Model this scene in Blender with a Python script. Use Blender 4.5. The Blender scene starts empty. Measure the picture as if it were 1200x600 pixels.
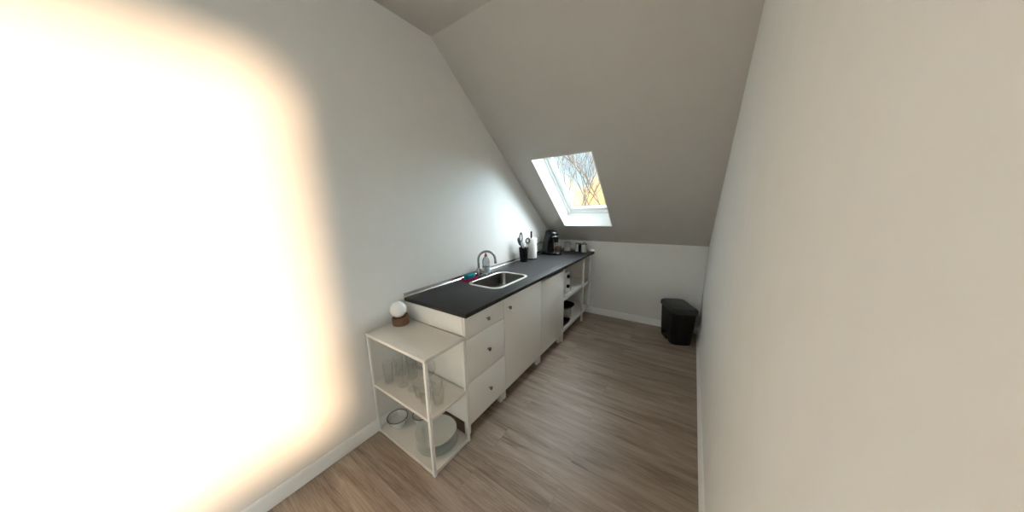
import bpy, bmesh, math, random
from mathutils import Vector, Matrix
PI = math.pi
random.seed(7)
SC = bpy.context.scene
COL = SC.collection

# ------------------------------------------------------------------ materials
def new_mat(name):
    m = bpy.data.materials.new(name); m.use_nodes = True
    nt = m.node_tree
    return m, nt, nt.nodes['Principled BSDF'], nt.nodes['Material Output']

def pmat(name, col, rough=0.5, metal=0.0, trans=0.0, ior=1.45, var=0.04, scale=40, bump=0.0, spec=0.5, stretch=(1, 1, 1)):
    m, nt, b, out = new_mat(name)
    b.inputs['Roughness'].default_value = rough
    b.inputs['Metallic'].default_value = metal
    b.inputs['Transmission Weight'].default_value = trans
    b.inputs['IOR'].default_value = ior
    b.inputs['Specular IOR Level'].default_value = spec
    tc = nt.nodes.new('ShaderNodeTexCoord'); mp = nt.nodes.new('ShaderNodeMapping')
    mp.inputs['Scale'].default_value = stretch
    nz = nt.nodes.new('ShaderNodeTexNoise'); nz.inputs['Scale'].default_value = scale; nz.inputs['Detail'].default_value = 4
    nt.links.new(tc.outputs['Object'], mp.inputs['Vector']); nt.links.new(mp.outputs['Vector'], nz.inputs['Vector'])
    rp = nt.nodes.new('ShaderNodeValToRGB')
    lo = [max(0, c * (1 - var)) for c in col]; hi = [min(1, c * (1 + var)) for c in col]
    rp.color_ramp.elements[0].position = 0.3; rp.color_ramp.elements[1].position = 0.7
    rp.color_ramp.elements[0].color = (*lo, 1); rp.color_ramp.elements[1].color = (*hi, 1)
    nt.links.new(nz.outputs['Fac'], rp.inputs['Fac']); nt.links.new(rp.outputs['Color'], b.inputs['Base Color'])
    if bump:
        bp = nt.nodes.new('ShaderNodeBump'); bp.inputs['Strength'].default_value = bump; bp.inputs['Distance'].default_value = 0.002
        nt.links.new(nz.outputs['Fac'], bp.inputs['Height']); nt.links.new(bp.outputs['Normal'], b.inputs['Normal'])
    return m

def pane_mat(name, tint=(1, 1, 1), base=0.02, edge=0.3):
    m, nt, b, out = new_mat(name)
    nt.nodes.remove(b)
    tr = nt.nodes.new('ShaderNodeBsdfTransparent'); tr.inputs['Color'].default_value = (*tint, 1)
    gl = nt.nodes.new('ShaderNodeBsdfGlossy'); gl.inputs['Roughness'].default_value = 0.03
    lw = nt.nodes.new('ShaderNodeLayerWeight'); lw.inputs['Blend'].default_value = 0.5
    pw = nt.nodes.new('ShaderNodeMath'); pw.operation = 'POWER'; pw.inputs[1].default_value = 3.0; nt.links.new(lw.outputs['Facing'], pw.inputs[0])
    fr = nt.nodes.new('ShaderNodeMath'); fr.operation = 'MULTIPLY_ADD'; fr.inputs[1].default_value = edge; fr.inputs[2].default_value = base; nt.links.new(pw.outputs[0], fr.inputs[0])
    mx = nt.nodes.new('ShaderNodeMixShader')
    nt.links.new(fr.outputs[0], mx.inputs[0]); nt.links.new(tr.outputs[0], mx.inputs[1]); nt.links.new(gl.outputs[0], mx.inputs[2])
    nt.links.new(mx.outputs[0], out.inputs['Surface'])
    return m

def floor_mat():
    m, nt, b, out = new_mat('oak_plank_floor')
    N = nt.nodes.new; L = nt.links.new
    tc = N('ShaderNodeTexCoord')
    bk = N('ShaderNodeTexBrick'); bk.offset = 0.37; bk.offset_frequency = 2
    bk.inputs['Scale'].default_value = 1.0
    bk.inputs['Brick Width'].default_value = 1.22; bk.inputs['Row Height'].default_value = 0.18
    bk.inputs['Mortar Size'].default_value = 0.0012; bk.inputs['Mortar Smooth'].default_value = 0.3; bk.inputs['Bias'].default_value = 0.0
    bk.inputs['Color1'].default_value = (0, 0, 0, 1); bk.inputs['Color2'].default_value = (1, 1, 1, 1); bk.inputs['Mortar'].default_value = (0.5, 0.5, 0.5, 1)
    L(tc.outputs['Object'], bk.inputs['Vector'])
    # per plank offset of the grain
    sc = N('ShaderNodeVectorMath'); sc.operation = 'SCALE'; sc.inputs['Scale'].default_value = 7.0
    L(bk.outputs['Color'], sc.inputs[0])
    ad = N('ShaderNodeVectorMath'); ad.operation = 'ADD'
    L(tc.outputs['Object'], ad.inputs[0]); L(sc.outputs[0], ad.inputs[1])
    mp = N('ShaderNodeMapping'); mp.inputs['Scale'].default_value = (0.75, 7.5, 1); L(ad.outputs[0], mp.inputs['Vector'])
    n1 = N('ShaderNodeTexNoise'); n1.inputs['Scale'].default_value = 2.2; n1.inputs['Detail'].default_value = 11; n1.inputs['Roughness'].default_value = 0.70; n1.inputs['Distortion'].default_value = 0.6
    L(mp.outputs[0], n1.inputs['Vector'])
    mp2 = N('ShaderNodeMapping'); mp2.inputs['Scale'].default_value = (1.1, 7, 1); L(ad.outputs[0], mp2.inputs['Vector'])
    wv = N('ShaderNodeTexWave'); wv.wave_type = 'RINGS'; wv.inputs['Scale'].default_value = 3.2; wv.inputs['Distortion'].default_value = 9; wv.inputs['Detail'].default_value = 3; wv.inputs['Detail Scale'].default_value = 1.4
    L(mp2.outputs[0], wv.inputs['Vector'])
    mpk = N('ShaderNodeMapping'); mpk.inputs['Scale'].default_value = (1.6, 12, 1); L(ad.outputs[0], mpk.inputs['Vector'])
    nk = N('ShaderNodeTexNoise'); nk.inputs['Scale'].default_value = 1.7; nk.inputs['Detail'].default_value = 3
    L(mpk.outputs[0], nk.inputs['Vector'])
    rp = N('ShaderNodeValToRGB'); e = rp.color_ramp.elements
    e[0].position = 0.34; e[0].color = (0.195, 0.146, 0.112, 1); e[1].position = 0.66; e[1].color = (0.405, 0.325, 0.262, 1)
    mid = e.new(0.5); mid.color = (0.305, 0.239, 0.190, 1)
    mixw = N('ShaderNodeMath'); mixw.operation = 'MULTIPLY_ADD'; mixw.inputs[1].default_value = 0.07; L(wv.outputs['Fac'], mixw.inputs[0])
    sub = N('ShaderNodeMath'); sub.operation = 'SUBTRACT'; sub.inputs[1].default_value = 0.035; L(n1.outputs['Fac'], sub.inputs[0])
    L(sub.outputs[0], mixw.inputs[2]); L(mixw.outputs[0], rp.inputs['Fac'])
    # plank tone
    tone = N('ShaderNodeMapRange'); tone.inputs['To Min'].default_value = 0.90; tone.inputs['To Max'].default_value = 1.08
    L(bk.outputs['Color'], tone.inputs['Value'])
    mul = N('ShaderNodeVectorMath'); mul.operation = 'SCALE'; L(rp.outputs['Color'], mul.inputs[0]); L(tone.outputs[0], mul.inputs['Scale'])
    # dark knots / streaks
    kr = N('ShaderNodeValToRGB'); kr.color_ramp.elements[0].position = 0.60; kr.color_ramp.elements[0].color = (1, 1, 1, 1)
    kr.color_ramp.elements[1].position = 0.72; kr.color_ramp.elements[1].color = (0.66, 0.61, 0.57, 1)
    L(nk.outputs['Fac'], kr.inputs['Fac'])
    m2 = N('ShaderNodeMix'); m2.data_type = 'RGBA'; m2.blend_type = 'MULTIPLY'; m2.inputs['Factor'].default_value = 1.0
    L(mul.outputs[0], m2.inputs['A']); L(kr.outputs['Color'], m2.inputs['B'])
    # seams
    m3 = N('ShaderNodeMix'); m3.data_type = 'RGBA'; m3.inputs['B'].default_value = (0.10, 0.078, 0.062, 1)
    sf = N('ShaderNodeMath'); sf.operation = 'MULTIPLY'; sf.inputs[1].default_value = 0.35; L(bk.outputs['Fac'], sf.inputs[0])
    L(sf.outputs[0], m3.inputs['Factor']); L(m2.outputs['Result'], m3.inputs['A'])
    L(m3.outputs['Result'], b.inputs['Base Color'])
    b.inputs['Roughness'].default_value = 0.42; b.inputs['Specular IOR Level'].default_value = 0.4
    bp = N('ShaderNodeBump'); bp.inputs['Strength'].default_value = 0.12; bp.inputs['Distance'].default_value = 0.001
    L(n1.outputs['Fac'], bp.inputs['Height']); L(bp.outputs['Normal'], b.inputs['Normal'])
    return m

M = {
    'wall': pmat('white_painted_wall', (0.80, 0.79, 0.765), 0.85, var=0.012, scale=9, bump=0.05),
    'knee': pmat('white_painted_knee_wall', (0.80, 0.79, 0.765), 0.85, var=0.012, scale=9, bump=0.05),
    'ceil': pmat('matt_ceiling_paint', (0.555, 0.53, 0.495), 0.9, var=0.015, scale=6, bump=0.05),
    'trim': pmat('white_gloss_trim', (0.90, 0.90, 0.89), 0.4, var=0.01),
    'floor': floor_mat(),
    'white': pmat('white_lacquer_front', (0.80, 0.80, 0.775), 0.32, var=0.01),
    'white_metal': pmat('white_powder_coated_steel', (0.80, 0.80, 0.785), 0.38, var=0.01),
    'upvc': pmat('white_window_lacquer', (0.88, 0.88, 0.87), 0.35, var=0.01),
    'worktop': pmat('charcoal_laminate', (0.026, 0.026, 0.027), 0.5, var=0.25, scale=120, bump=0.08, spec=0.3),
    'steel': pmat('brushed_steel', (0.30, 0.29, 0.27), 0.30, 1.0, var=0.05, scale=25, stretch=(1, 12, 1)),
    'rimsteel': pmat('satin_steel_rim', (0.78, 0.77, 0.74), 0.38, 1.0, var=0.03),
    'alu': pmat('aluminium_strip', (0.70, 0.70, 0.70), 0.25, 1.0, var=0.03),
    'chrome': pmat('chrome', (0.75, 0.75, 0.75), 0.12, 1.0, var=0.01),
    'darksteel': pmat('satin_dark_steel', (0.30, 0.30, 0.30), 0.22, 1.0, var=0.03),
    'black': pmat('black_plastic', (0.005, 0.005, 0.0055), 0.45, spec=0.3, var=0.1),
    'blackgloss': pmat('glossy_black_plastic', (0.004, 0.004, 0.005), 0.16, spec=0.4, var=0.1),
    'binblack': pmat('matt_black_plastic', (0.0065, 0.007, 0.007), 0.6, spec=0.3, var=0.1, scale=60),
    'binlid': pmat('charcoal_plastic_lid', (0.024, 0.025, 0.025), 0.5, var=0.1, scale=60),
    'greyplastic': pmat('grey_nylon', (0.33, 0.34, 0.35), 0.4, var=0.04),
    'copper': pmat('brushed_copper_brown', (0.22, 0.125, 0.080), 0.38, 0.6, var=0.08, scale=30, stretch=(1, 1, 8)),
    'opal': pmat('opal_glass', (0.86, 0.86, 0.86), 0.25, var=0.01),
    'ceramic': pmat('white_ceramic', (0.66, 0.69, 0.68), 0.15, var=0.01),
    'plate': pmat('pale_grey_stoneware', (0.52, 0.56, 0.55), 0.18, var=0.01),
    'tray': pmat('off_white_shelf_steel', (0.69, 0.68, 0.645), 0.42, var=0.01),
    'rim': pmat('dark_glazed_rim', (0.03, 0.025, 0.025), 0.25),
    'glass': pane_mat('clear_glass', (0.985, 0.99, 0.99), 0.045, 0.6),
    'pane': pane_mat('window_glass', (0.97, 0.98, 0.98)),
    'pink': pmat('magenta_plastic', (0.62, 0.02, 0.13), 0.4),
    'teal': pmat('teal_sponge', (0.0, 0.23, 0.27), 0.9, var=0.15, scale=150, bump=0.4),
    'red': pmat('dark_red_cap', (0.32, 0.012, 0.02), 0.35),
    'label': pmat('pale_blue_label', (0.45, 0.62, 0.66), 0.45, var=0.1, scale=30),
    'labelred': pmat('red_label_mark', (0.42, 0.03, 0.06), 0.45),
    'liquid': pmat('clear_bottle', (0.72, 0.79, 0.80), 0.08, trans=0.75, ior=1.33, var=0.02),
    'paper': pmat('kitchen_paper', (0.84, 0.83, 0.81), 0.95, var=0.03, scale=90, bump=0.5),
    'coffee': pmat('coffee_pads', (0.28, 0.17, 0.09), 0.8, var=0.4, scale=60),
    'sugar': pmat('pale_sugar', (0.78, 0.74, 0.66), 0.8, var=0.15, scale=70),
    'bark': pmat('grey_brown_bark', (0.17, 0.135, 0.11), 0.9, var=0.3, scale=6),
    'gold': pmat('golden_twigs', (0.62, 0.50, 0.26), 0.9, var=0.35, scale=2),
    'ground': pmat('winter_meadow', (0.22, 0.20, 0.10), 0.95, var=0.3, scale=0.4),
    'roof': pmat('roof_tiles', (0.10, 0.07, 0.06), 0.8, var=0.2, scale=5),
}

# ------------------------------------------------------------------ mesh helpers
def box(bm, a, b, bev=0.0, seg=2):
    r = bmesh.ops.create_cube(bm, size=1.0)
    vs = r['verts']
    a = Vector(a); b = Vector(b); c = (a + b) / 2; d = b - a
    for v in vs:
        v.co = Vector((v.co.x * d.x, v.co.y * d.y, v.co.z * d.z)) + c
    if bev:
        es = set(e for v in vs for e in v.link_edges)
        bmesh.ops.bevel(bm, geom=list(es), offset=bev, segments=seg, affect='EDGES', profile=0.5)
    return bm

def rings(bm, rs, close_bottom=True, close_top=True, loop=False):
    """skin a list of equally long vertex rings"""
    vr = [[bm.verts.new(p) for p in r] for r in rs]
    n = len(vr[0])
    pairs = list(zip(vr[:-1], vr[1:]))
    if loop: pairs.append((vr[-1], vr[0]))
    for a, b in pairs:
        for i in range(n):
            j = (i + 1) % n
            bm.faces.new((a[i], a[j], b[j], b[i]))
    if not loop:
        if close_bottom: bm.faces.new(list(reversed(vr[0])))
        if close_top: bm.faces.new(vr[-1])
    return bm

def lathe(bm, prof, c=(0, 0, 0), n=32, cb=True, ct=True, loop=False):
    c = Vector(c)
    return rings(bm, [[c + Vector((r * math.cos(2 * PI * i / n), r * math.sin(2 * PI * i / n), z)) for i in range(n)] for r, z in prof], cb, ct, loop)

def rrect(x0, x1, y0, y1, r, z, k=6):
    pts = []
    for cx, cy, a0 in ((x1 - r, y1 - r, 0), (x0 + r, y1 - r, PI / 2), (x0 + r, y0 + r, PI), (x1 - r, y0 + r, 1.5 * PI)):
        for i in range(k + 1):
            a = a0 + (PI / 2) * i / k
            pts.append(Vector((cx + r * math.cos(a), cy + r * math.sin(a), z)))
    return pts

def tube(bm, pts, rad, n=10, caps=True):
    pts = [Vector(p) for p in pts]
    rs = []; prev = None
    for i, p in enumerate(pts):
        t = (pts[min(i + 1, len(pts) - 1)] - pts[max(i - 1, 0)]).normalized()
        if prev is None:
            ref = Vector((0, 0, 1)) if abs(t.z) < 0.9 else Vector((1, 0, 0))
            u = t.cross(ref).normalized()
        else:
            u = (prev - t * prev.dot(t)).normalized()
        prev = u; w = t.cross(u)
        r = rad[i] if isinstance(rad, (list, tuple)) else rad
        rs.append([p + (u * math.cos(2 * PI * k / n) + w * math.sin(2 * PI * k / n)) * r for k in range(n)])
    return rings(bm, rs, caps, caps)

def arc(c, r, a0, a1, n, ax, ay):
    c = Vector(c); ax = Vector(ax); ay = Vector(ay)
    return [c + ax * (r * math.cos(a0 + (a1 - a0) * i / n)) + ay * (r * math.sin(a0 + (a1 - a0) * i / n)) for i in range(n + 1)]

def sphere(bm, c, r, sx=1, sy=1, sz=1, u=32, v=16):
    res = bmesh.ops.create_uvsphere(bm, u_segments=u, v_segments=v, radius=r)
    for w in res['verts']:
        w.co = Vector((w.co.x * sx, w.co.y * sy, w.co.z * sz)) + Vector(c)
    return bm

BASE = {}
def obj(name, bm, mat, parent=None, loc=None, smooth=None, rotz=0.0, local=False):
    """one linked mesh. World coordinates, re-based on the parent's (or its own) base unless local=True."""
    base = Vector((0, 0, 0))
    if parent is not None: base = BASE.get(parent.name, Vector((0, 0, 0)))
    elif loc is not None: base = Vector(loc)
    if not local:
        for v in bm.verts: v.co -= base
    bmesh.ops.remove_doubles(bm, verts=bm.verts, dist=1e-6)
    bmesh.ops.recalc_face_normals(bm, faces=bm.faces)
    me = bpy.data.meshes.new(name); bm.to_mesh(me); bm.free()
    me.materials.append(M[mat] if isinstance(mat, str) else mat)
    if smooth is not False:
        for p in me.polygons: p.use_smooth = True
        me.set_sharp_from_angle(angle=math.radians(35 if smooth is None else smooth))
    o = bpy.data.objects.new(name, me); COL.objects.link(o)
    if parent is not None: o.parent = parent; BASE[o.name] = base
    elif loc is not None:
        o.location = loc; o.rotation_euler = (0, 0, rotz); BASE[o.name] = Vector(loc)
    return o

def thing(name, label, cat, loc=(0, 0, 0), rotz=0.0, group=None):
    o = bpy.data.objects.new(name, None); COL.objects.link(o)
    o.empty_display_size = 0.05
    o.location = loc; o.rotation_euler = (0, 0, rotz)
    o['label'] = label; o['category'] = cat
    if group: o['group'] = group
    BASE[o.name] = Vector(loc)
    return o

def tag(o, label, cat, group=None):
    o['label'] = label; o['category'] = cat
    if group: o['group'] = group
    return o

def structure(name, bm, mat, label, cat, parent=None, smooth=None):
    o = obj(name, bm, mat, parent, smooth=smooth)
    if parent is None:
        o['kind'] = 'structure'; o['label'] = label; o['category'] = cat
    return o

def copy_thing(o, label, loc, rotz=0.0, group=None):
    c = o.copy(); COL.objects.link(c); c.location = loc; c.rotation_euler = (0, 0, rotz); c['label'] = label
    if group: c['group'] = group
    for ch in o.children:
        d = ch.copy(); COL.objects.link(d); d.parent = c
        for g in ch.children:
            h = g.copy(); COL.objects.link(h); h.parent = d
    return c

def cut(o, bm):
    """carve a shape out of an object's mesh (the cutter does not stay in the scene)"""
    base = BASE.get(o.name, Vector((0, 0, 0)))
    for v in bm.verts: v.co -= base
    bmesh.ops.recalc_face_normals(bm, faces=bm.faces)
    me = bpy.data.meshes.new('cutter'); bm.to_mesh(me); bm.free()
    k = bpy.data.objects.new('cutter', me); COL.objects.link(k)
    k.matrix_world = Matrix.Identity(4)
    par, mw = o.parent, o.matrix_local.copy()
    o.parent = None; o.matrix_world = Matrix.Identity(4)
    md = o.modifiers.new('cut', 'BOOLEAN'); md.operation = 'DIFFERENCE'; md.object = k; md.solver = 'EXACT'
    dg = bpy.context.evaluated_depsgraph_get(); dg.update()
    new = bpy.data.meshes.new_from_object(o.evaluated_get(dg))
    old = o.data; nm = old.name
    o.modifiers.remove(md); o.data = new
    bpy.data.meshes.remove(old); new.name = nm
    o.parent = par; o.matrix_local = mw
    bpy.data.objects.remove(k); bpy.data.meshes.remove(me)
    for p in new.polygons: p.use_smooth = True
    new.set_sharp_from_angle(angle=math.radians(30))

BM = bmesh.new

# ------------------------------------------------------------------ room
W = 1.864; YB = 2.963; YR = -3.4; HK = 1.051; YC = 0.763; H = 2.781; T = 0.30
box(b := BM(), (-T, YR - T, -0.25), (W + T, YB + T, 0)); structure('floor', b, 'floor', 'grey brown oak plank floor of the attic kitchen', 'floor')
def gable(bm, x0, x1, pts):
    rings(bm, [[Vector((x, y, z)) for y, z in pts] for x in (x0, x1)])
GAB = [(YB + 0.185, 0), (YB + 0.185, 1.285), (YC + 0.185, 3.015), (YC - 0.1, H + T)]
gable(b := BM(), -T, 0, [(YR - T, 0)] + GAB + [(YR - T, H + T)]); structure('wall_left', b, 'wall', 'white painted wall behind the counter', 'wall')
box(b := BM(), (0, YB, 0), (W, YB + 0.185, HK + 0.002)); structure('wall_back', b, 'knee', 'low white knee wall below the sloping ceiling', 'wall')
# right wall with a hole behind the camera for the added sun window
WY0, WY1, WZ0, WZ1 = -2.35, -1.06, 0.55, 2.70
b = BM()
box(b, (W, YR - T, 0), (W + T, WY0, H + T)); gable(b, W, W + T, [(WY1, 0)] + GAB + [(WY1, H + T)])
box(b, (W, WY0, 0), (W + T, WY1, WZ0)); box(b, (W, WY0, WZ1), (W + T, WY1, H + T))
structure('wall_right', b, 'wall', 'white painted wall opposite the counter', 'wall')
box(b := BM(), (0, YR - T, 0), (W, YR, H + T)); structure('wall_rear', b, 'wall', 'white wall behind the viewer', 'wall')
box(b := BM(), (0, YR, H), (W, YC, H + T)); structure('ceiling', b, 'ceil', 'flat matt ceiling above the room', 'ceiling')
# sloping ceiling with the skylight hole: 3 x 3 grid of slabs without the middle one
SL = math.hypot(YB - YC, H - HK)
UU = Vector((0, (YC - YB) / SL, (H - HK) / SL)); NN = Vector((0, UU.z, -UU.y)); O = Vector((0, YB, HK))
def sp(x, s, d=0.0): return O + Vector((x, 0, 0)) + UU * s + NN * d
SX0, SX1, SS0, SS1, SD = 0.285, 0.905, 0.362, 1.550, 0.20
def sbox(bm, x0, x1, s0, s1, d0, d1, bev=0.0):
    vs = [bm.verts.new(sp(x, s, d)) for d in (d0, d1) for s in (s0, s1) for x in (x0, x1)]
    fs = []
    for q in ((0, 1, 3, 2), (4, 6, 7, 5), (0, 4, 5, 1), (2, 3, 7, 6), (0, 2, 6, 4), (1, 5, 7, 3)):
        fs.append(bm.faces.new([vs[i] for i in q]))
    if bev:
        es = set(e for f in fs for e in f.edges)
        bmesh.ops.bevel(bm, geom=list(es), offset=bev, segments=2, affect='EDGES')
b = BM()
TH = 0.30
for x0, x1, s0, s1 in ((0, SX0, -0.15, SL), (SX1, W, -0.15, SL), (SX0, SX1, -0.15, SS0), (SX0, SX1, SS1, SL)):
    sbox(b, x0, x1, s0, s1, 0, TH)
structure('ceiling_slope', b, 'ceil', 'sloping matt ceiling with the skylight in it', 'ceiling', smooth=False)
# roof closing piece above the crease
box(b := BM(), (-T, YC - 0.35, H + 0.001), (W + T, YC + 0.12, H + TH)); structure('roof', b, 'roof', 'roof ridge piece above the ceiling crease', 'roof')

def baseboard(name, pts, label):
    """profile swept along one straight wall; pts = start, end, inward normal"""
    a, c, nrm = (Vector(p) for p in pts)
    prof = [(0, 0), (0.016, 0), (0.016, 0.052), (0.0125, 0.058), (0.0125, 0.074), (0.009, 0.080), (0.006, 0.086), (0, 0.088)]
    b = BM()
    rings(b, [[p + nrm * d + Vector((0, 0, z)) for d, z in prof] for p in (a, c)])
    structure(name, b, 'trim', label, 'baseboard')
baseboard('baseboard_left', ((0, YR, 0), (0, YB, 0), (1, 0, 0)), 'white baseboard along the wall behind the counter')
baseboard('baseboard_back', ((0.017, YB, 0), (W - 0.017, YB, 0), (0, -1, 0)), 'white baseboard along the low knee wall')
baseboard('baseboard_right', ((W, YR, 0), (W, YB, 0), (-1, 0, 0)), 'white baseboard along the wall opposite the counter')
baseboard('baseboard_rear', ((0.017, YR, 0), (W - 0.017, YR, 0), (0, 1, 0)), 'white baseboard on the wall behind the viewer')

# skylight
wroot = thing('window_1', 'white framed skylight in the sloping ceiling above the counter end', 'window', sp((SX0 + SX1) / 2, SS0, SD))
wroot['kind'] = 'structure'
def ring_s(bm, x0, x1, s0, s1, w, d0, d1, bev=0.002, wb=None):
    wb = wb or w
    sbox(bm, x0, x0 + w, s0, s1, d0, d1, bev); sbox(bm, x1 - w, x1, s0, s1, d0, d1, bev)
    sbox(bm, x0 + w, x1 - w, s0, s0 + wb, d0, d1, bev); sbox(bm, x0 + w, x1 - w, s1 - w, s1, d0, d1, bev)
b = BM(); ring_s(b, SX0, SX1, SS0, SS1, 0.010, 0.001, SD, 0.0); obj('reveal_lining', b, 'upvc', wroot)
b = BM(); ring_s(b, SX0, SX1, SS0, SS1, 0.036, SD, SD + 0.10); obj('window_frame', b, 'upvc', wroot)
b = BM(); ring_s(b, SX0 + 0.040, SX1 - 0.040, SS0 + 0.040, SS1 - 0.040, 0.050, SD + 0.022, SD + 0.074, 0.004)
sash = obj('sash', b, 'upvc', wroot)
b = BM(); ring_s(b, SX0 + 0.088, SX1 - 0.088, SS0 + 0.088, SS1 - 0.088, 0.004, SD + 0.062, SD + 0.068, 0.0); obj('gasket', b, 'black', sash)
b = BM(); sbox(b, SX0 + 0.088, SX1 - 0.088, SS0 + 0.088, SS1 - 0.088, SD + 0.070, SD + 0.0705); obj('pane', b, 'pane', sash)

def wall_window(name, label, axis, u0, u1, z0, z1, d0, d1):
    r = thing(name, label, 'window', (0, 0, 0)); r['kind'] = 'structure'
    def bb(bm, a0, a1, c0, c1, e0, e1):
        if axis == 'x': box(bm, (e0, a0, c0), (e1, a1, c1), 0.003)
        else: box(bm, (a0, e0, c0), (a1, e1, c1), 0.003)
    def ring(bm, a0, a1, c0, c1, w, e0, e1):
        bb(bm, a0, a0 + w, c0, c1, e0, e1); bb(bm, a1 - w, a1, c0, c1, e0, e1)
        bb(bm, a0 + w, a1 - w, c0, c0 + w, e0, e1); bb(bm, a0 + w, a1 - w, c1 - w, c1, e0, e1)
    b = BM(); ring(b, u0, u1, z0, z1, 0.045, d0, d1); obj('window_frame', b, 'upvc', r)
    b = BM(); ring(b, u0 + 0.045, u1 - 0.045, z0 + 0.045, z1 - 0.045, 0.05, d0 + 0.01, d1 - 0.01); s = obj('sash', b, 'upvc', r)
    m = (d0 + d1) / 2
    b = BM()
    if axis == 'x': box(b, (m, u0 + 0.09, z0 + 0.09), (m + 0.0005, u1 - 0.09, z1 - 0.09))
    else: box(b, (u0 + 0.09, m, z0 + 0.09), (u1 - 0.09, m + 0.0005, z1 - 0.09))
    obj('pane', b, 'pane', s)
wall_window('added_window', 'added tall white framed window beside the viewer, letting in the low sun', 'x', WY0, WY1, WZ0, WZ1, W + 0.12, W + 0.19)  # unseen window, added to throw the sun patch on the left wall

# ------------------------------------------------------------------ white wire frame shelf with crockery
AX0, AX1, AY0, AY1, AH = 0.018, 0.611, 0.0, 0.3136, 0.755
def shelf_tray(bm, x0, x1, y0, y1, zt, lip=0.022, th=0.006):
    box(bm, (x0 + 0.003, y0 + 0.003, zt - 0.010), (x1 - 0.003, y1 - 0.003, zt - 0.004), 0.0)
    for a, c in (((x0, y0), (x1, y0 + th)), ((x0, y1 - th), (x1, y1)), ((x0, y0 + th), (x0 + th, y1 - th)), ((x1 - th, y0 + th), (x1, y1 - th))):
        box(bm, (a[0], a[1], zt - lip), (c[0], c[1], zt), 0.0012)
AZ = (0.030, 0.385, AH)
t = thing('frame_shelf', 'low white metal frame shelf holding glasses and plates beside the drawers', 'shelf', ((AX0 + AX1) / 2, (AY0 + AY1) / 2, 0))
PW = 0.019
for px in (AX0, AX1 - PW):
    for py in (AY0, AY1 - PW):
        box(b := BM(), (px, py, 0), (px + PW, py + PW, AH - 0.002), 0.0015); obj('post', b, 'white_metal', t)
for z in AZ:
    b = BM()
    i = 0.0025
    shelf_tray(b, AX0 + (i if z < AH else -0.0012), AX1 - (i if z < AH else -0.0012), AY0 + (i if z < AH else -0.0012), AY1 - (i if z < AH else -0.0012), z, 0.020 if z > 0.1 else 0.026)
    obj('shelf', b, 'tray', t)

# ------------------------------------------------------------------ cabinets
CX0, CX1 = 0.020, 0.586          # body
FX = 0.605                        # face of the fronts
CB, CT = 0.108, 0.874             # underside, top
def leg(t, x, y):
    b = BM(); box(b, (x - 0.016, y - 0.016, 0.004), (x + 0.016, y + 0.016, CB), 0.003)
    lathe(b, [(0.014, 0), (0.014, 0.006)], (x, y, 0), 16)
    obj('leg', b, 'white_metal', t)
def carcass(bm, y0, y1, z1=CT):
    p = 0.016
    box(bm, (CX0, y0, CB), (CX1, y0 + p, z1), 0.0008); box(bm, (CX0, y1 - p, CB), (CX1, y1, z1), 0.0008)
    box(bm, (CX0, y0 + p, CB), (CX1, y1 - p, CB + p)); box(bm, (CX0, y0 + p, CB + p), (CX0 + 0.008, y1 - p, z1))
def knob(par, y, z):
    b = BM()
    prof = [(0.006, 0), (0.0055, 0.006), (0.006, 0.010), (0.0125, 0.014), (0.0140, 0.018), (0.0130, 0.022), (0.007, 0.025)]
    n = 20
    rings(b, [[Vector((FX + h, y + r * math.cos(2 * PI * i / n), z + r * math.sin(2 * PI * i / n))) for i in range(n)] for r, h in prof])
    obj('knob', b, 'darksteel', par)

Y0, Y1, Y2, Y3 = 0.322, 0.750, 1.371, 1.890
t = thing('drawer_cabinet', 'narrow white base cabinet with three drawers under the near counter end', 'cabinet', (0.3, (Y0 + Y1) / 2, 0))
b = BM(); carcass(b, Y0, Y1 - 0.001); obj('body', b, 'white', t)
for z0, z1 in ((CB, 0.4140), (0.4180, 0.7190), (0.7230, 0.871)):
    box(b := BM(), (CX1 + 0.002, Y0 + 0.002, z0), (FX, Y1 - 0.0025, z1), 0.0012)
    d = obj('drawer', b, 'white', t); knob(d, (Y0 + Y1) / 2 + 0.006, (z0 + z1) / 2)
for x in (0.06, 0.562):
    for y in (Y0 + 0.02, Y1 - 0.02): leg(t, x, y)

t = thing('sink_cabinet', 'wide white base cabinet with one knobbed door under the sink', 'cabinet', (0.3, (Y1 + Y2) / 2, 0))
b = BM(); carcass(b, Y1 + 0.001, Y2 - 0.001); obj('body', b, 'white', t)
box(b := BM(), (CX1 + 0.002, Y1 + 0.0025, CB), (FX, Y2 - 0.003, 0.871), 0.0012); d = obj('door', b, 'white', t); knob(d, Y1 + 0.062, 0.787)
for x in (0.06, 0.562):
    for y in (Y1 + 0.02, Y2 - 0.02): leg(t, x, y)

t = thing('plain_cabinet', 'white base cabinet with plain handleless door and dark gap below the worktop', 'cabinet', (0.3, (Y2 + Y3) / 2, 0))
b = BM(); carcass(b, Y2 + 0.001, Y3 - 0.001, 0.845); box(b, (CX0, Y2 + 0.017, 0.832), (CX1, Y3 - 0.017, 0.845)); obj('body', b, 'white', t)
box(b := BM(), (CX1 + 0.002, Y2 + 0.003, CB), (FX, Y3 - 0.002, 0.846), 0.0012); obj('door', b, 'white', t)
box(b := BM(), (CX1 - 0.06, Y2 + 0.003, 0.847), (CX1 - 0.008, Y3 - 0.002, 0.874), 0.001); o = obj('gap_strip', b, 'black', t); o['label'] = 'dark recessed strip'  # black strip set back in the gap under the worktop keeps it dark
for x in (0.06, 0.562):
    for y in (Y2 + 0.02, Y3 - 0.02): leg(t, x, y)

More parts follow.
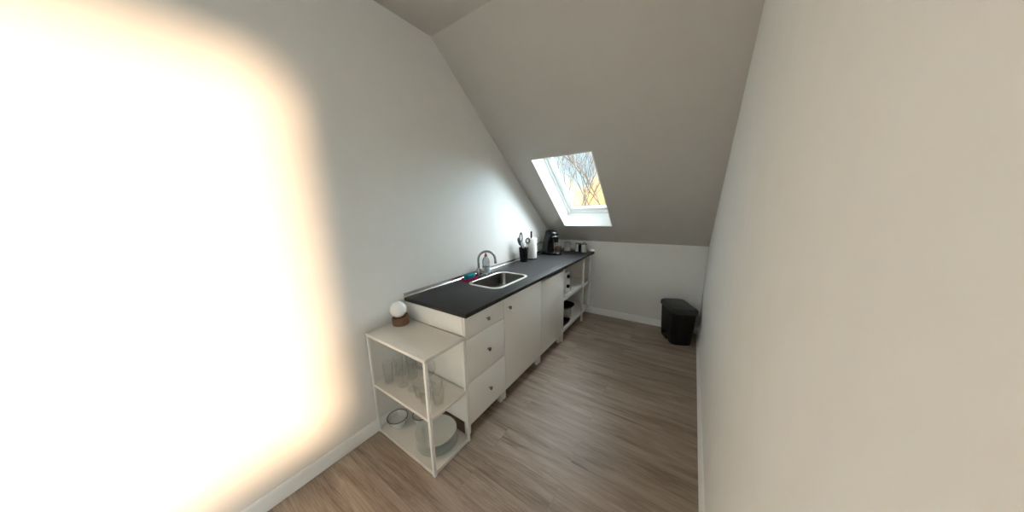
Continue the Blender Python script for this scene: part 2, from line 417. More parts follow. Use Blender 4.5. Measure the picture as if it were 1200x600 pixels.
# open shelf unit at the far end
OY0, OYM, OY1 = 1.905, 2.585, 2.880
OX0, OX1 = 0.020, 0.601
t = thing('open_shelf', 'open white shelf unit under the far counter end holding pans', 'shelf', (0.3, (OY0 + OY1) / 2, 0))
for y in (OY0, OYM, OY1 - 0.026):
    for x in (OX0, OX1 - 0.026):
        zb = 0.0 if y < OY1 - 0.05 or x < 0.1 else CB
        box(b := BM(), (x, y, zb), (x + 0.026, y + 0.026, CT), 0.0015); obj('post', b, 'white_metal', t)
OZ = (0.145, 0.522)
for z in OZ + (0.873,):
    b = BM(); shelf_tray(b, OX0 + 0.002, OX1 - 0.001, OY0 + 0.002, OY1 - 0.002, z, 0.034 if z < 0.8 else 0.012, 0.010); obj('shelf', b, 'white_metal', t)

# ------------------------------------------------------------------ worktop, splash strips, sink, tap
WX1, WY, WZ0_, WT = 0.621, 0.320, 0.875, 0.903
KX0, KX1, KY0, KY1, KR = 0.150, 0.500, 0.820, 1.352, 0.085
t = thing('worktop', 'long charcoal laminate worktop running along the wall', 'worktop', (0.3, WY, WZ0_))
b = BM(); box(b, (0.002, WY, WZ0_), (WX1, YB - 0.002, WT), 0.0015)
top = obj('counter_slab', b, 'worktop', t)
ci = 0.022
b = BM(); rings(b, [rrect(KX0 + ci, KX1 - ci, KY0 + ci, KY1 - ci, KR - ci, z) for z in (0.80, 0.95)])
cut(top, b)
b = BM()
prof = [(0.0015, 0), (0.020, 0), (0.020, 0.003), (0.010, 0.012), (0.007, 0.030), (0.0015, 0.032)]
rings(b, [[Vector((d, y, WT + z)) for d, z in prof] for y in (WY, YB - 0.002)])
o = obj('splash_strip', b, 'alu', t); o['label'] = 'grey aluminium strip along the wall'
b = BM()
rings(b, [[Vector((x, YB - d, WT + z)) for d, z in prof] for x in (0.021, WX1)])
o = obj('splash_strip', b, 'alu', t); o['label'] = 'short grey strip along the knee wall'

t = thing('sink', 'inset stainless steel sink with rounded corners in the worktop', 'sink', ((KX0 + KX1) / 2, (KY0 + KY1) / 2, WT))
b = BM()
def kr(i, z): return rrect(KX0 + i, KX1 - i, KY0 + i, KY1 - i, KR - i * 0.75, z, 10)
rings(b, [kr(0, WT + 0.0005), kr(0.002, WT + 0.004), kr(0.022, WT + 0.005), kr(0.026, WT + 0.002), kr(0.026, WT + 0.0)], False, False)
obj('rim', b, 'rimsteel', t)
b = BM()
rings(b, [kr(0.0262, WT + 0.002), kr(0.028, WT - 0.006), kr(0.030, WT - 0.10), kr(0.034, WT - 0.135), kr(0.055, WT - 0.150), kr(0.10, WT - 0.153)], False, True)
for v in b.verts: pass
obj('basin', b, 'steel', t, smooth=50)
b = BM(); lathe(b, [(0.040, 0), (0.040, 0.003), (0.034, 0.004), (0.030, 0.001), (0.004, 0.001)], ((KX0 + KX1) / 2, (KY0 + KY1) / 2, WT - 0.153), 32)
obj('drain', b, 'chrome', t)

FXX, FY = 0.108, 1.062
t = thing('tap', 'satin steel kitchen tap with arched swan neck spout behind the sink', 'tap', (FXX, FY, WT))
b = BM(); lathe(b, [(0.027, 0), (0.027, 0.006), (0.021, 0.010), (0.021, 0.075), (0.017, 0.085), (0.011, 0.090)], (FXX, FY, WT), 24); obj('base', b, 'darksteel', t)
b = BM()
dx, dy = 0.80, 0.60
AR = 0.078
pts = [Vector((FXX, FY, WT + 0.08)), Vector((FXX, FY, WT + 0.15))] + arc((FXX + dx * AR, FY + dy * AR, WT + 0.165), AR, PI, 0.08, 18, (dx, dy, 0), (0, 0, 1))
e = pts[-1]; pts.append(e + Vector((0.003 * dx, 0.003 * dy, -0.040)))
tube(b, pts, 0.0105, 14); lathe(b, [(0.0125, 0), (0.0125, 0.016)], pts[-1] + Vector((0, 0, -0.004)), 16)
obj('spout', b, 'darksteel', t)
b = BM(); tube(b, [(FXX + 0.015, FY + 0.01, WT + 0.045), (FXX + 0.052, FY + 0.03, WT + 0.047)], 0.017, 16)
tube(b, [(FXX + 0.048, FY + 0.028, WT + 0.055), (FXX + 0.054, FY + 0.034, WT + 0.115)], [0.006, 0.004], 10)
obj('lever', b, 'darksteel', t)

# pink tray and sponge
b = BM()
def tr(i, z): return rrect(0.050 + i, 0.132 - i, 0.872 + i, 1.032 - i, 0.015, z)
rings(b, [tr(0.006, WT), tr(0, WT + 0.022), tr(0.003, WT + 0.022), tr(0.008, WT + 0.005)])
tag(obj('sponge_tray', b, 'pink', loc=(0.09, 0.95, WT)), 'magenta plastic sponge tray on the worktop beside the tap', 'tray')
b = BM(); box(b, (0.061, 0.905, WT + 0.0225), (0.119, 1.000, WT + 0.050), 0.004)
box(b, (0.063, 0.907, WT + 0.006), (0.117, 0.998, WT + 0.0225), 0.003)
tag(obj('sponge', b, 'teal', loc=(0.09, 0.95, WT + 0.006)), 'teal dish sponge lying in the magenta tray', 'sponge')

# dish soap bottle
BX, BY = 0.078, 1.212
t = thing('soap_bottle', 'clear dish soap bottle with dark red cap behind the tap', 'bottle', (BX, BY, WT))
b = BM()
def el(r, z, k=0.8, n=28): r = r * 1.22; return [Vector((BX + r * k * math.cos(2 * PI * i / n), BY + r * math.sin(2 * PI * i / n), WT + z)) for i in range(n)]
rings(b, [el(0.030, 0), el(0.034, 0.006), el(0.035, 0.07), el(0.033, 0.09), el(0.0345, 0.115), el(0.032, 0.14), el(0.024, 0.158), el(0.012, 0.168, 1), el(0.012, 0.176, 1)])
obj('bottle_body', b, 'liquid', t)
b = BM(); rings(b, [el(0.0355, 0.012), el(0.0362, 0.014), el(0.0362, 0.066), el(0.0355, 0.068)], False, False); obj('label_band', b, 'label', t)
b = BM(); rings(b, [[Vector((BX + 0.0345, BY + r * math.cos(2 * PI * i / 20) - 0.004, WT + 0.118 + r * math.sin(2 * PI * i / 20))) for i in range(20)] for r in (0.014, 0.009)] , False, False)
o = obj('ring_mark', b, 'labelred', t)
b = BM(); lathe(b, [(0.014, 0.170), (0.014, 0.186), (0.009, 0.190), (0.008, 0.203), (0.004, 0.206)], (BX, BY, WT), 20); obj('cap', b, 'red', t)

# ------------------------------------------------------------------ utensil cup, utensils
UX, UY = 0.100, 1.905
b = BM(); lathe(b, [(0.044, 0), (0.056, 0.168), (0.053, 0.168), (0.041, 0.006)], (UX, UY, WT), 32)
tag(obj('utensil_cup', b, 'black', loc=(UX, UY, WT)), 'tapered black cup on the worktop holding kitchen utensils', 'cup')
def P(dx, dy, z): return Vector((UX + dx, UY + dy, WT + z))
# ladle leaning left (bowl seen from its back)
t = thing('serving_spoon', 'black serving spoon leaning left out of the utensil cup', 'spoon', P(0, 0, 0.01))
b = BM(); tube(b, [P(0.02, 0.028, 0.012), P(-0.012, -0.045, 0.20)], [0.006, 0.005], 8); obj('handle', b, 'black', t)
b = BM(); sphere(b, (0, 0, 0), 0.036, 0.28, 0.85, 1.45)
ax = (P(-0.012, -0.045, 0.20) - P(0.02, 0.028, 0.012)).normalized()
q = Vector((0, 0, 1)).rotation_difference(ax).to_matrix()
for v in b.verts: v.co = q @ v.co + P(-0.020, -0.062, 0.245)
obj('bowl', b, 'black', t)
# slotted turner with looped top
t = thing('slotted_turner', 'grey and black turner with hanging loop upright in the utensil cup', 'turner', P(0, 0, 0.01))
b = BM(); tube(b, [P(0.012, 0.02, 0.012), P(-0.012, -0.015, 0.19), P(-0.016, -0.02, 0.225)], [0.007, 0.008, 0.010], 8); obj('handle', b, 'greyplastic', t)
b = BM()
cpt = P(-0.022, -0.022, 0.283)
lp = [cpt + Vector((0.004 * math.sin(a), 0.021 * math.sin(a), -0.058 * math.cos(a))) for a in [2 * PI * i / 24 for i in range(24)]]
n = 8
rs = []
for i, p in enumerate(lp):
    tt = (lp[(i + 1) % 24] - lp[i - 1]).normalized(); u = Vector((1, 0, 0)); u = (u - tt * u.dot(tt)).normalized(); w = tt.cross(u)
    rs.append([p + (u * math.cos(2 * PI * k / n) * 0.006 + w * math.sin(2 * PI * k / n) * 0.010) for k in range(n)])
rings(b, rs, loop=True); obj('loop', b, 'black', t)
# spatula with grey blade
t = thing('spatula', 'grey flat spatula leaning left beside the black serving spoon', 'spatula', P(0, 0, 0.01))
b = BM(); tube(b, [P(0.03, 0.012, 0.012), P(0.005, -0.005, 0.15)], 0.006, 8); obj('handle', b, 'black', t)
b = BM(); box(b, (-0.0025, -0.021, -0.052), (0.0025, 0.021, 0.052), 0.002)
q = Matrix.Rotation(math.radians(28), 3, 'X')
for v in b.verts: v.co = q @ v.co + P(0.003, -0.028, 0.195)
obj('blade', b, 'greyplastic', t)
# spaghetti server with teeth
t = thing('pasta_server', 'black toothed pasta server standing right in the utensil cup', 'server', P(0, 0, 0.01))
b = BM(); tube(b, [P(0.01, -0.025, 0.012), P(0.030, 0.025, 0.215)], [0.006, 0.005], 8); obj('handle', b, 'greyplastic', t)
b = BM()
cc = P(0.034, 0.036, 0.245)
fw = Vector((0.8, -0.6, 0)); sd = Vector((0.6, 0.8, 0)); upv = Vector((0, 0, 1))
rs = []
for i in range(24):
    a = 2 * PI * i / 24; c = cc + sd * (0.022 * math.cos(a)) + upv * (0.026 * math.sin(a)); rad = (sd * math.cos(a) + upv * math.sin(a))
    rs.append([c + rad * (0.007 * math.cos(2 * PI * k / 8)) + fw * (0.006 * math.sin(2 * PI * k / 8)) for k in range(8)])
rings(b, rs, loop=True)
for i in range(9):
    a = 2 * PI * i / 9; rad = (sd * math.cos(a) + upv * math.sin(a)); c = cc + sd * (0.022 * math.cos(a)) + upv * (0.026 * math.sin(a))
    tube(b, [c, c + rad * 0.016 + fw * 0.012], [0.006, 0.0035], 8)
obj('head', b, 'black', t)

# ------------------------------------------------------------------ kitchen roll on a holder
RXX, RYY = 0.098, 2.095
t = thing('roll_holder', 'black upright kitchen roll holder with round foot and rod', 'holder', (RXX, RYY, WT))
b = BM(); lathe(b, [(0.076, 0), (0.076, 0.010), (0.072, 0.013), (0.01, 0.014)], (RXX, RYY, WT), 36); obj('foot', b, 'black', t)
b = BM(); lathe(b, [(0.008, 0.014), (0.008, 0.27), (0.011, 0.272), (0.011, 0.338), (0.007, 0.343)], (RXX, RYY, WT), 16); obj('rod', b, 'black', t)
b = BM(); lathe(b, [(0.020, 0.015), (0.066, 0.015), (0.067, 0.018), (0.067, 0.253), (0.066, 0.256), (0.020, 0.256)], (RXX, RYY, WT), 40, loop=True)
tag(obj('kitchen_roll', b, 'paper', loc=(RXX, RYY, WT + 0.015)), 'white kitchen paper roll standing on the black holder', 'paper roll')

# ------------------------------------------------------------------ pod coffee machine
MX, MY = 0.140, 2.525
t = thing('coffee_machine', 'black pod coffee machine with rounded head near the knee wall', 'coffee machine', (MX, MY, WT), 0.0)
def oval(cx, rx, ry, z, n=32, e=2.4):
    out = []
    for i in range(n):
        a = 2 * PI * i / n; c, s = math.cos(a), math.sin(a)
        out.append(Vector((MX + cx + rx * math.copysign(abs(c) ** (2 / e), c), MY + ry * math.copysign(abs(s) ** (2 / e), s), WT + z)))
    return out
b = BM(); rings(b, [oval(0.035, 0.135, 0.093, 0), oval(0.035, 0.138, 0.096, 0.006), oval(0.035, 0.138, 0.096, 0.022), oval(0.035, 0.132, 0.090, 0.030)]); obj('base', b, 'blackgloss', t)
b = BM()
rings(b, [oval(-0.022, 0.080, 0.086, 0.028), oval(-0.022, 0.074, 0.083, 0.08), oval(-0.014, 0.068, 0.080, 0.15), oval(0.000, 0.070, 0.080, 0.20), oval(0.020, 0.084, 0.082, 0.235),
          oval(0.032, 0.088, 0.083, 0.262), oval(0.030, 0.082, 0.080, 0.290), oval(0.018, 0.066, 0.070, 0.312), oval(0.006, 0.042, 0.048, 0.326), oval(0.0, 0.012, 0.014, 0.331)])
obj('body', b, 'blackgloss', t, smooth=60)
b = BM(); rings(b, [oval(0.078, 0.044, 0.040, 0.165), oval(0.078, 0.046, 0.042, 0.20), oval(0.07, 0.05, 0.05, 0.23)]); obj('brew_head', b, 'blackgloss', t)
b = BM(); lathe(b, [(0.008, 0.13), (0.012, 0.166)], (MX + 0.088, MY - 0.012, WT), 14); lathe(b, [(0.008, 0.13), (0.012, 0.166)], (MX + 0.088, MY + 0.012, WT), 14); obj('spout', b, 'chrome', t)
b = BM(); lathe(b, [(0.056, 0.029), (0.062, 0.034), (0.062, 0.040), (0.052, 0.041), (0.01, 0.039)], (MX + 0.098, MY, WT), 32); o = obj('drip_tray', b, 'chrome', t); o['label'] = 'silver drip tray'
b = BM()
tube(b, arc((MX + 0.02, MY, WT + 0.242), 0.0905, -1.0, 1.0, 16, (1.06, 0, 0), (0, 0.97, 0)), 0.010, 10); o = obj('lid_lever', b, 'chrome', t); o['label'] = 'silver lever round the head'
b = BM(); tube(b, [(MX - 0.085, MY, WT + 0.14), (MX - 0.105, MY - 0.05, WT + 0.165), (MX - 0.118, MY - 0.12, WT + 0.15), (MX - 0.122, MY - 0.17, WT + 0.09), (MX - 0.110, MY - 0.18, WT + 0.035), (MX - 0.09, MY - 0.16, WT + 0.006), (MX - 0.075, MY - 0.08, WT + 0.006), (MX - 0.07, MY - 0.02, WT + 0.02)], 0.0045, 8)
obj('cable', b, 'black', t)

# ------------------------------------------------------------------ jars and shakers by the knee wall
def jar(x, y, r, h, label, fill, fillm):
    t = thing('storage_jar', label, 'jar', (x, y, WT), group='glass storage jars by the coffee machine')
    b = BM(); lathe(b, [(r * 0.9, 0), (r, 0.008), (r, h * 0.70), (r * 0.80, h * 0.80), (r * 0.80, h * 0.86), (r * 0.76, h * 0.86), (r * 0.76, h * 0.80), (r * 0.94, h * 0.69), (r * 0.94, 0.008), (r * 0.8, 0.006)], (x, y, WT), 28); obj('glass_body', b, 'glass', t)
    b = BM(); lathe(b, [(r * 0.92, 0.0085), (r * 0.93, fill)], (x, y, WT), 24); obj('contents', b, fillm, t)
    b = BM(); lathe(b, [(r * 0.84, h * 0.865), (r * 0.86, h * 0.90), (r * 0.80, h * 0.97), (r * 0.3, h)], (x, y, WT), 28); obj('lid', b, 'glass', t)
    b = BM(); tube(b, [(x + r * 0.84 * math.cos(a), y + r * 0.84 * math.sin(a), WT + h * 0.83) for a in [2 * PI * i / 24 for i in range(25)]], 0.0022, 6)
    tube(b, [(x + r * 0.86, y - 0.012, WT + h * 0.83), (x + r * 1.05, y - 0.012, WT + h * 0.68), (x + r * 1.05, y + 0.012, WT + h * 0.68), (x + r * 0.86, y + 0.012, WT + h * 0.83)], 0.002, 6)
    obj('wire_clasp', b, 'chrome', t)
jar(0.172, 2.745, 0.050, 0.155, 'clip top glass jar of coffee pads right behind the coffee machine', 0.075, 'coffee')
jar(0.268, 2.850, 0.050, 0.155, 'clip top glass jar with pale sugar left of the small shakers', 0.060, 'sugar')
def shaker(x, y, r, h, label, mat, lidmat, group=None):
    t = thing('shaker', label, 'shaker', (x, y, WT), group=group)
    b = BM(); lathe(b, [(r * 0.92, 0), (r, 0.004), (r, h * 0.78), (r * 0.9, h * 0.80)], (x, y, WT), 24); obj('body', b, mat, t)
    b = BM(); lathe(b, [(r * 0.95, h * 0.80), (r * 0.97, h * 0.93), (r * 0.7, h * 0.99), (r * 0.2, h)], (x, y, WT), 24); obj('lid', b, lidmat, t)
shaker(0.392, 2.895, 0.022, 0.125, 'slim white salt shaker with metal lid beside the glass jars', 'ceramic', 'darksteel')
shaker(0.430, 2.905, 0.021, 0.120, 'slim dark pepper shaker between two white containers', 'black', 'darksteel')
t = thing('sugar_pot', 'stout white pot with metal lid and knob at the worktop corner', 'pot', (0.497, 2.890, WT))
b = BM(); lathe(b, [(0.037, 0), (0.039, 0.004), (0.039, 0.098), (0.036, 0.101)], (0.497, 2.890, WT), 28); obj('body', b, 'ceramic', t)
b = BM(); lathe(b, [(0.037, 0.101), (0.036, 0.116), (0.012, 0.120), (0.006, 0.124), (0.009, 0.134), (0.004, 0.138)], (0.497, 2.890, WT), 28); obj('lid', b, 'darksteel', t)

# ------------------------------------------------------------------ globe lamp on the frame shelf
LX, LY = 0.090, 0.218
t = thing('globe_lamp', 'white globe table lamp in a round copper brown base on the frame shelf', 'lamp', (LX, LY, AH))
b = BM()
n = 40
def lr(r, z, tilt=0.0):
    return [Vector((LX + r * math.cos(2 * PI * i / n), LY + r * math.sin(2 * PI * i / n), AH + z + tilt * (r * math.cos(2 * PI * i / n) * 0.45 + r * math.sin(2 * PI * i / n) * 0.9))) for i in range(n)]
rings(b, [lr(0.055, 0), lr(0.0565, 0.002), lr(0.0565, 0.056, 0.16), lr(0.054, 0.057, 0.16), lr(0.030, 0.034, 0.1), lr(0.01, 0.03)])
obj('base', b, 'copper', t)
b = BM(); sphere(b, (LX - 0.004, LY - 0.008, AH + 0.108), 0.0555, u=40, v=24); obj('globe', b, 'opal', t, smooth=180)

# ------------------------------------------------------------------ glasses on the middle shelf
GZ = AZ[1] - 0.0030
def tumbler_mesh(r0, r1, h, th=0.0025):
    b = BM(); lathe(b, [(r0 * 0.9, 0), (r0, 0.003), (r1, h), (r1 - th, h), (r0 - th, 0.012), (r0 * 0.3, 0.010)], (0, 0, 0), 28); return b
tall = obj('tall_glass', tumbler_mesh(0.027, 0.034, 0.150), 'glass', loc=(0.105, 0.075, GZ), local=True)
G1 = 'tall glasses on the middle shelf'
tag(tall, 'tall clear drinking glass nearest the wall at the front of the shelf', 'glass', G1)
copy_thing(tall, 'tall clear drinking glass standing behind the one nearest the wall', (0.095, 0.160, GZ))
copy_thing(tall, 'tall clear drinking glass in the rear corner between wall and drawers', (0.100, 0.250, GZ))
copy_thing(tall, 'tall clear drinking glass in the second row from the wall', (0.180, 0.205, GZ))
b = BM(); lathe(b, [(0.033, 0), (0.033, 0.003), (0.006, 0.010), (0.005, 0.062), (0.012, 0.072), (0.032, 0.092), (0.040, 0.118), (0.038, 0.150), (0.034, 0.166), (0.0325, 0.166), (0.0365, 0.150), (0.0382, 0.118), (0.030, 0.095), (0.008, 0.078)], (0, 0, 0), 28)
gob = obj('wine_glass', b, 'glass', loc=(0.215, 0.110, GZ), local=True)
G2 = 'stemmed glasses on the middle shelf'
tag(gob, 'stemmed wine glass beside the tall glasses on the middle shelf', 'wine glass', G2)
copy_thing(gob, 'stemmed wine glass at the rear touching distance from the drawer cabinet', (0.268, 0.230, GZ))
copy_thing(gob, 'stemmed wine glass in the middle of the shelf behind the front post', (0.305, 0.120, GZ))
copy_thing(gob, 'stemmed wine glass at the rear just left of the tumblers', (0.365, 0.215, GZ))
b = BM()
n = 28
lathe(b, [(0.027, 0), (0.030, 0.003), (0.030, 0.030), (0.034, 0.040), (0.037, 0.092), (0.0345, 0.092), (0.0315, 0.042), (0.0275, 0.032), (0.0275, 0.012), (0.01, 0.010)], (0, 0, 0), 28)
tum = obj('tumbler', b, 'glass', loc=(0.395, 0.105, GZ), local=True)
G3 = 'low tumblers on the middle shelf'
tag(tum, 'low clear tumbler directly behind the front corner post', 'tumbler', G3)
copy_thing(tum, 'low clear tumbler second from the open front end of the shelf', (0.470, 0.090, GZ))
copy_thing(tum, 'low clear tumbler closest to the open front end of the shelf', (0.545, 0.125, GZ))
copy_thing(tum, 'low clear tumbler at the rear against the drawer side', (0.465, 0.185, GZ))

# ------------------------------------------------------------------ bowls and plates on the bottom shelf
BZ = AZ[0] - 0.0035
def bowl(x, y, r, h, label, z=BZ):
    t = thing('bowl', label, 'bowl', (x, y, z), group='dark rimmed bowls on the bottom shelf')
    b = BM(); lathe(b, [(r * 0.50, 0), (r * 0.52, 0.004), (r * 0.80, h * 0.35), (r * 0.97, h * 0.97), (r * 0.92, h * 0.97), (r * 0.76, h * 0.38), (r * 0.45, 0.010), (r * 0.1, 0.009)], (x, y, z), 36); obj('body', b, 'ceramic', t)
    b = BM(); lathe(b, [(r * 0.96, h * 0.955), (r * 0.985, h * 0.97), (r * 0.98, h * 1.0), (r * 0.93, h * 1.0), (r * 0.915, h * 0.97)], (x, y, z), 36, loop=True); o = obj('rim', b, 'rim', t); o['label'] = 'thin dark rim'
bowl(0.112, 0.098, 0.073, 0.072, 'dark rimmed white bowl at the wall end of the bottom shelf')
bowl(0.225, 0.215, 0.063, 0.062, 'smaller dark rimmed white bowl behind, next to the plates')
b = BM(); R = 0.134
lathe(b, [(R * 0.55, 0), (R * 0.60, 0.001), (R * 0.74, 0.008), (R * 0.985, 0.0155), (R, 0.0175), (R * 0.985, 0.0185), (R * 0.74, 0.0115), (R * 0.66, 0.0050), (R * 0.1, 0.0045)], (0, 0, 0), 48)
pl = obj('dinner_plate', b, 'plate', loc=(0.452, 0.162, BZ), local=True)
PN = ['bottom white dinner plate of the stack on the lowest shelf', 'white dinner plate second from the bottom of the stack', 'white dinner plate third from the bottom of the stack', 'white dinner plate third from the top of the stack', 'white dinner plate second from the top of the stack', 'topmost white dinner plate of the stack, fully seen from above']
tag(pl, PN[0], 'plate', 'stacked white dinner plates')
for i in range(1, 6):
    copy_thing(pl, PN[i], (0.452 + random.uniform(-0.002, 0.002), 0.162 + random.uniform(-0.002, 0.002), BZ + 0.0150 * i))

# ------------------------------------------------------------------ things in the open shelf unit
SZ1 = OZ[1] - 0.004; SZ0 = OZ[0] - 0.004
t = thing('hot_plate', 'white box appliance on end with two black knobs on the open shelf', 'hot plate', (0.42, 2.14, SZ1))
b = BM(); box(b, (0.20, 2.130, SZ1), (0.545, 2.265, SZ1 + 0.245), 0.006); obj('body', b, 'white_metal', t)
for z in (0.080, 0.200):
    b = BM(); n = 20
    rings(b, [[Vector((0.545 + h, 2.163 + r * math.cos(2 * PI * i / n), SZ1 + z + r * math.sin(2 * PI * i / n))) for i in range(n)] for r, h in ((0.021, 0), (0.020, 0.010), (0.016, 0.026), (0.010, 0.027))]); obj('knob', b, 'black', t)
b = BM(); gx, gy = 0.30, 2.43
lathe(b, [(0.06, 0), (0.065, 0.004), (0.105, 0.05), (0.118, 0.11), (0.114, 0.11), (0.101, 0.052), (0.06, 0.009), (0.01, 0.008)], (gx, gy, SZ1), 40)
tag(obj('glass_bowl', b, 'glass', loc=(gx, gy, SZ1)), 'large clear glass bowl at the back of the open shelf', 'bowl')
gx, gy = 0.462, 2.270
b = BM(); lathe(b, [(0.085, 0), (0.09, 0.004), (0.098, 0.148), (0.101, 0.150), (0.095, 0.150), (0.086, 0.006), (0.01, 0.005)], (gx, gy, SZ0), 40)
tag(obj('glass_dish', b, 'glass', loc=(gx, gy, SZ0)), 'clear glass dish under the black frying pan', 'dish')
t = thing('frying_pan', 'round black frying pan resting on the clear glass dish', 'pan', (gx, gy, SZ0 + 0.151))
b = BM(); z0 = SZ0 + 0.151
lathe(b, [(0.100, 0), (0.108, 0.003), (0.130, 0.032), (0.133, 0.034), (0.128, 0.034), (0.106, 0.006), (0.01, 0.006)], (gx, gy, z0), 44); obj('pan_body', b, 'black', t)
b = BM(); tube(b, [(gx - 0.122, gy - 0.02, z0 + 0.024), (gx - 0.20, gy - 0.03, z0 + 0.055), (gx - 0.30, gy - 0.04, z0 + 0.062)], [0.010, 0.011, 0.009], 10); obj('handle', b, 'black', t)
b = BM()
def rr(i, z): return rrect(0.440 + i, 0.580 - i, 1.985 + i, 2.205 - i, 0.02, z)
for v in ():
    pass
rings(b, [rr(0.012, SZ0), rr(0, SZ0 + 0.035), rr(-0.004, SZ0 + 0.036), rr(0.004, SZ0 + 0.036), rr(0.016, SZ0 + 0.004)])
tag(obj('baking_tin', b, 'black', loc=(0.51, 2.095, SZ0)), 'black rectangular baking tin at the front of the lowest open shelf', 'tin')

# ------------------------------------------------------------------ pedal bin
BNX, BNY, BNR = 1.650, 2.700, math.radians(-66)
t = thing('pedal_bin', 'black rectangular pedal bin with flat lid in the knee wall corner', 'bin', (BNX, BNY, 0), BNR)
BW, BD, BH = 0.200, 0.120, 0.385
def br(w, d, z, r=0.06): return rrect(-w, w, -d, d, r, z, 8)
b = BM(); rings(b, [br(BW * 0.86, BD * 0.86, 0.0), br(BW * 0.87, BD * 0.87, 0.004), br(BW * 0.985, BD * 0.985, BH)])
body = obj('body', b, 'binblack', t, local=True)
b = BM(); rings(b, [[Vector((x, y, z)) for x, z in ((-0.088, -0.01), (0.088, -0.01), (0.088, 0.055), (0.075, 0.075), (-0.075, 0.075), (-0.088, 0.055))] for y in (-0.2, -BD * 0.62)])
BASE[body.name] = Vector((0, 0, 0)); cut(body, b)
b = BM(); rings(b, [br(BW * 0.99, BD * 0.99, BH - 0.02, 0.062), br(BW * 1.06, BD * 1.06, BH - 0.018, 0.066), br(BW * 1.07, BD * 1.07, BH + 0.010, 0.066), br(BW * 1.05, BD * 1.05, BH + 0.020, 0.064), br(BW * 1.00, BD * 0.98, BH + 0.022, 0.06), br(BW * 0.97, BD * 0.95, BH + 0.032, 0.055), br(BW * 0.90, BD * 0.86, BH + 0.036, 0.05)])
obj('lid', b, 'binlid', t, local=True)
b = BM(); box(b, (-0.072, -BD * 1.05, 0.018), (0.072, -BD * 0.64, 0.032), 0.004); obj('pedal', b, 'binlid', t, local=True)

# ------------------------------------------------------------------ outside: garden and winter trees
box(b := BM(), (-150, 3.6, -6.2), (150, 220, -6.0)); structure('ground', b, 'ground', 'winter meadow below the attic', 'ground')
def grow(bm, p, d, L, r, depth, rng, up, spread, kids, n=5, jit=0.10):
    pts = [p.copy()]; dd = d.copy(); q = p.copy(); seg = 4
    for i in range(seg):
        dd = (dd + Vector((rng.gauss(0, jit), rng.gauss(0, jit), rng.gauss(0, jit) + up * 0.12))).normalized()
        q = q + dd * (L / seg); pts.append(q.copy())
    tube(bm, pts, [r * (1 - 0.42 * i / seg) for i in range(seg + 1)], n if depth > 1 else 3, caps=False)
    if depth == 0: return
    for k in range(kids):
        f = rng.uniform(0.35, 1.0); i = min(seg, max(1, int(f * seg + 0.5)))
        a = rng.uniform(0, 2 * PI); s = rng.uniform(0.6, 1.2) * spread
        t0 = dd.normalized(); u = t0.cross(Vector((0.3, 0.2, 1))).normalized(); w = t0.cross(u)
        nd = (t0 * math.cos(s) + (u * math.cos(a) + w * math.sin(a)) * math.sin(s)).normalized()
        grow(bm, pts[i], nd, L * rng.uniform(0.55, 0.78), r * 0.55, depth - 1, rng, up, spread, kids, n, jit)
def tree(x, y, h, r, depth, kids, spread, up, mat, label, group, seed, z0=-6.0):
    rng = random.Random(seed); b = BM()
    grow(b, Vector((x, y, z0)), Vector((rng.uniform(-0.05, 0.05), 0, 1)), h, r, depth, rng, up, spread, kids)
    me = bpy.data.meshes.new('tree'); b.to_mesh(me); b.free(); me.materials.append(M[mat])
    o = bpy.data.objects.new('tree', me); COL.objects.link(o)
    for v in me.vertices: v.co -= Vector((x, y, z0))
    o.location = (x, y, z0)
    tag(o, label, 'tree', group)
for i, (x, y, h, s) in enumerate(((-5.6, 21, 7.4, 3), (-3.3, 23, 8.0, 5), (-7.6, 24, 8.2, 11), (-1.2, 22, 7.6, 8))):
    tree(x, y, h, 0.085, 4, 4, 0.46, 0.9, 'bark', ('bare grey brown tree nearest the house in the skylight view', 'bare grey brown tree in the middle of the skylight view', 'bare grey brown tree at the hinge side of the skylight', 'bare grey brown tree at the free edge of the skylight')[i], 'bare trees seen through the skylight', s)
for i, (x, y, h, s) in enumerate(((-11.5, 31, 5.6, 21), (-8.8, 33, 5.8, 22), (-6.2, 31, 5.6, 23), (-3.6, 33, 6.0, 24), (-1.0, 31, 5.8, 25))):
    tree(x, y, h, 0.12, 5, 5, 0.66, 0.5, 'gold', ('golden tree, first from the hinge side of the skylight', 'golden tree, second from the hinge side of the skylight', 'golden tree in the middle low down in the pane', 'golden tree, second from the free edge of the skylight', 'golden tree, last at the free edge of the skylight')[i], 'golden trees seen through the skylight', s)

# ------------------------------------------------------------------ light
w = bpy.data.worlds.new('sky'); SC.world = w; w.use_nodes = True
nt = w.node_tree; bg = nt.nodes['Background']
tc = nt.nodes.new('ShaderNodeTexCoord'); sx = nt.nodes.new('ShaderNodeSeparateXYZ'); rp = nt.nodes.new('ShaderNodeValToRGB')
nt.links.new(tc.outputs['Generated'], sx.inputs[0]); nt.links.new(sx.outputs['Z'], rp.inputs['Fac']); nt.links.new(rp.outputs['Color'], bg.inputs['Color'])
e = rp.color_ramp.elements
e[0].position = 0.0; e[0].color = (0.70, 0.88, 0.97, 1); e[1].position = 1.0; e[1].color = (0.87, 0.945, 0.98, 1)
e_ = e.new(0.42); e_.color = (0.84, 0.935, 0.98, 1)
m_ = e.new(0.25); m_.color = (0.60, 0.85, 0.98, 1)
dt = nt.nodes.new('ShaderNodeVectorMath'); dt.operation = 'DOT_PRODUCT'; dt.inputs[1].default_value = (0.544, 0.593, 0.593)  # sky made much brighter out of view, to light the left wall through the skylight
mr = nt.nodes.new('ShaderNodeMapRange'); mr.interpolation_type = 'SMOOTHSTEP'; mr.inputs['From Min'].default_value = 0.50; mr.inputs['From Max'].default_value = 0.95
mr.inputs['To Min'].default_value = 0.50; mr.inputs['To Max'].default_value = 13.0
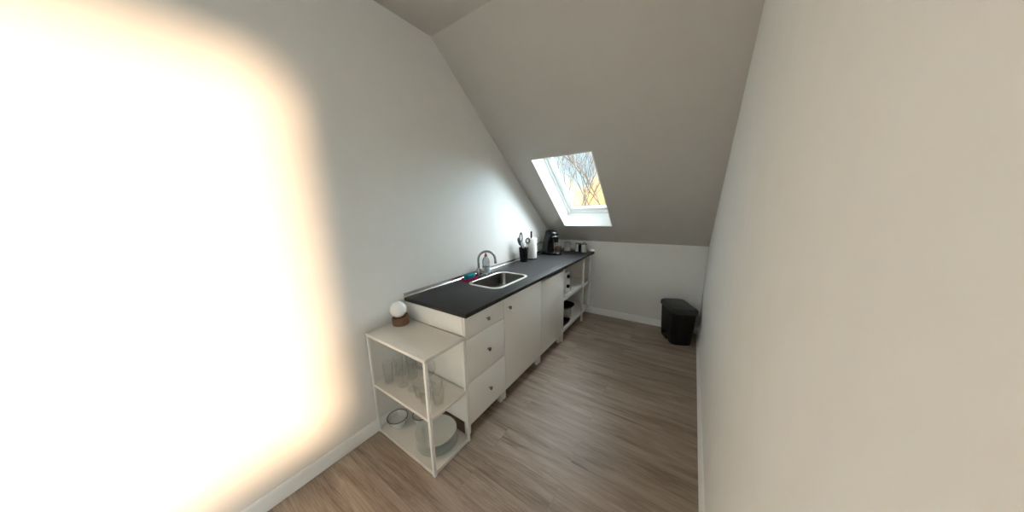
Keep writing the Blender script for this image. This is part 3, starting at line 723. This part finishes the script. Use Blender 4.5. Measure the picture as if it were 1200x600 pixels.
nt.links.new(tc.outputs['Generated'], dt.inputs[0]); nt.links.new(dt.outputs['Value'], mr.inputs['Value']); nt.links.new(mr.outputs[0], bg.inputs['Strength'])

sun = bpy.data.lights.new('low_sun', 'SUN'); sun.energy = 3.6; sun.angle = math.radians(9.0); sun.color = (1.0, 0.68, 0.42)
so = bpy.data.objects.new('low_sun', sun); COL.objects.link(so)
sd = Vector((-1.0, 0.46, -0.20)).normalized()
so.rotation_euler = sd.to_track_quat('-Z', 'Y').to_euler(); so.location = (8, -6, 4)

# ------------------------------------------------------------------ camera
F, YAW, PIT, ROL = 310.824, 0.631495, -0.199822, -0.0283776
cp = Vector((1.683153, -0.785417, 1.528135)); PXO, PYO = -16.62, 7.61
fw = Vector((-math.sin(YAW) * math.cos(PIT), math.cos(YAW) * math.cos(PIT), math.sin(PIT)))
rt = Vector((math.cos(YAW), math.sin(YAW), 0)); up = rt.cross(fw)
r2 = rt * math.cos(ROL) + up * math.sin(ROL); u2 = up * math.cos(ROL) - rt * math.sin(ROL)
cam = bpy.data.cameras.new('camera'); co = bpy.data.objects.new('camera', cam); COL.objects.link(co)
mw = Matrix.Identity(4)
for i in range(3):
    mw[i][0] = r2[i]; mw[i][1] = u2[i]; mw[i][2] = -fw[i]; mw[i][3] = cp[i]
co.matrix_world = mw
cam.sensor_fit = 'HORIZONTAL'; cam.sensor_width = 36.0; cam.lens = F * 36.0 / 1200.0
cam.shift_x = -PXO / 1200.0; cam.shift_y = PYO / 1200.0
cam.clip_start = 0.01; cam.clip_end = 500
SC.camera = co

SC.view_settings.view_transform = 'Standard'; SC.view_settings.look = 'None'
SC.view_settings.gamma = 1.0; SC.view_settings.use_curve_mapping = False
SC.view_settings.exposure = 1.33
SC.cycles.use_denoising = True
SC.cycles.max_bounces = 14; SC.cycles.diffuse_bounces = 8; SC.cycles.transmission_bounces = 12; SC.cycles.transparent_max_bounces = 16
SC.cycles.sample_clamp_indirect = 6.0
SC.cycles.caustics_refractive = False; SC.cycles.caustics_reflective = False
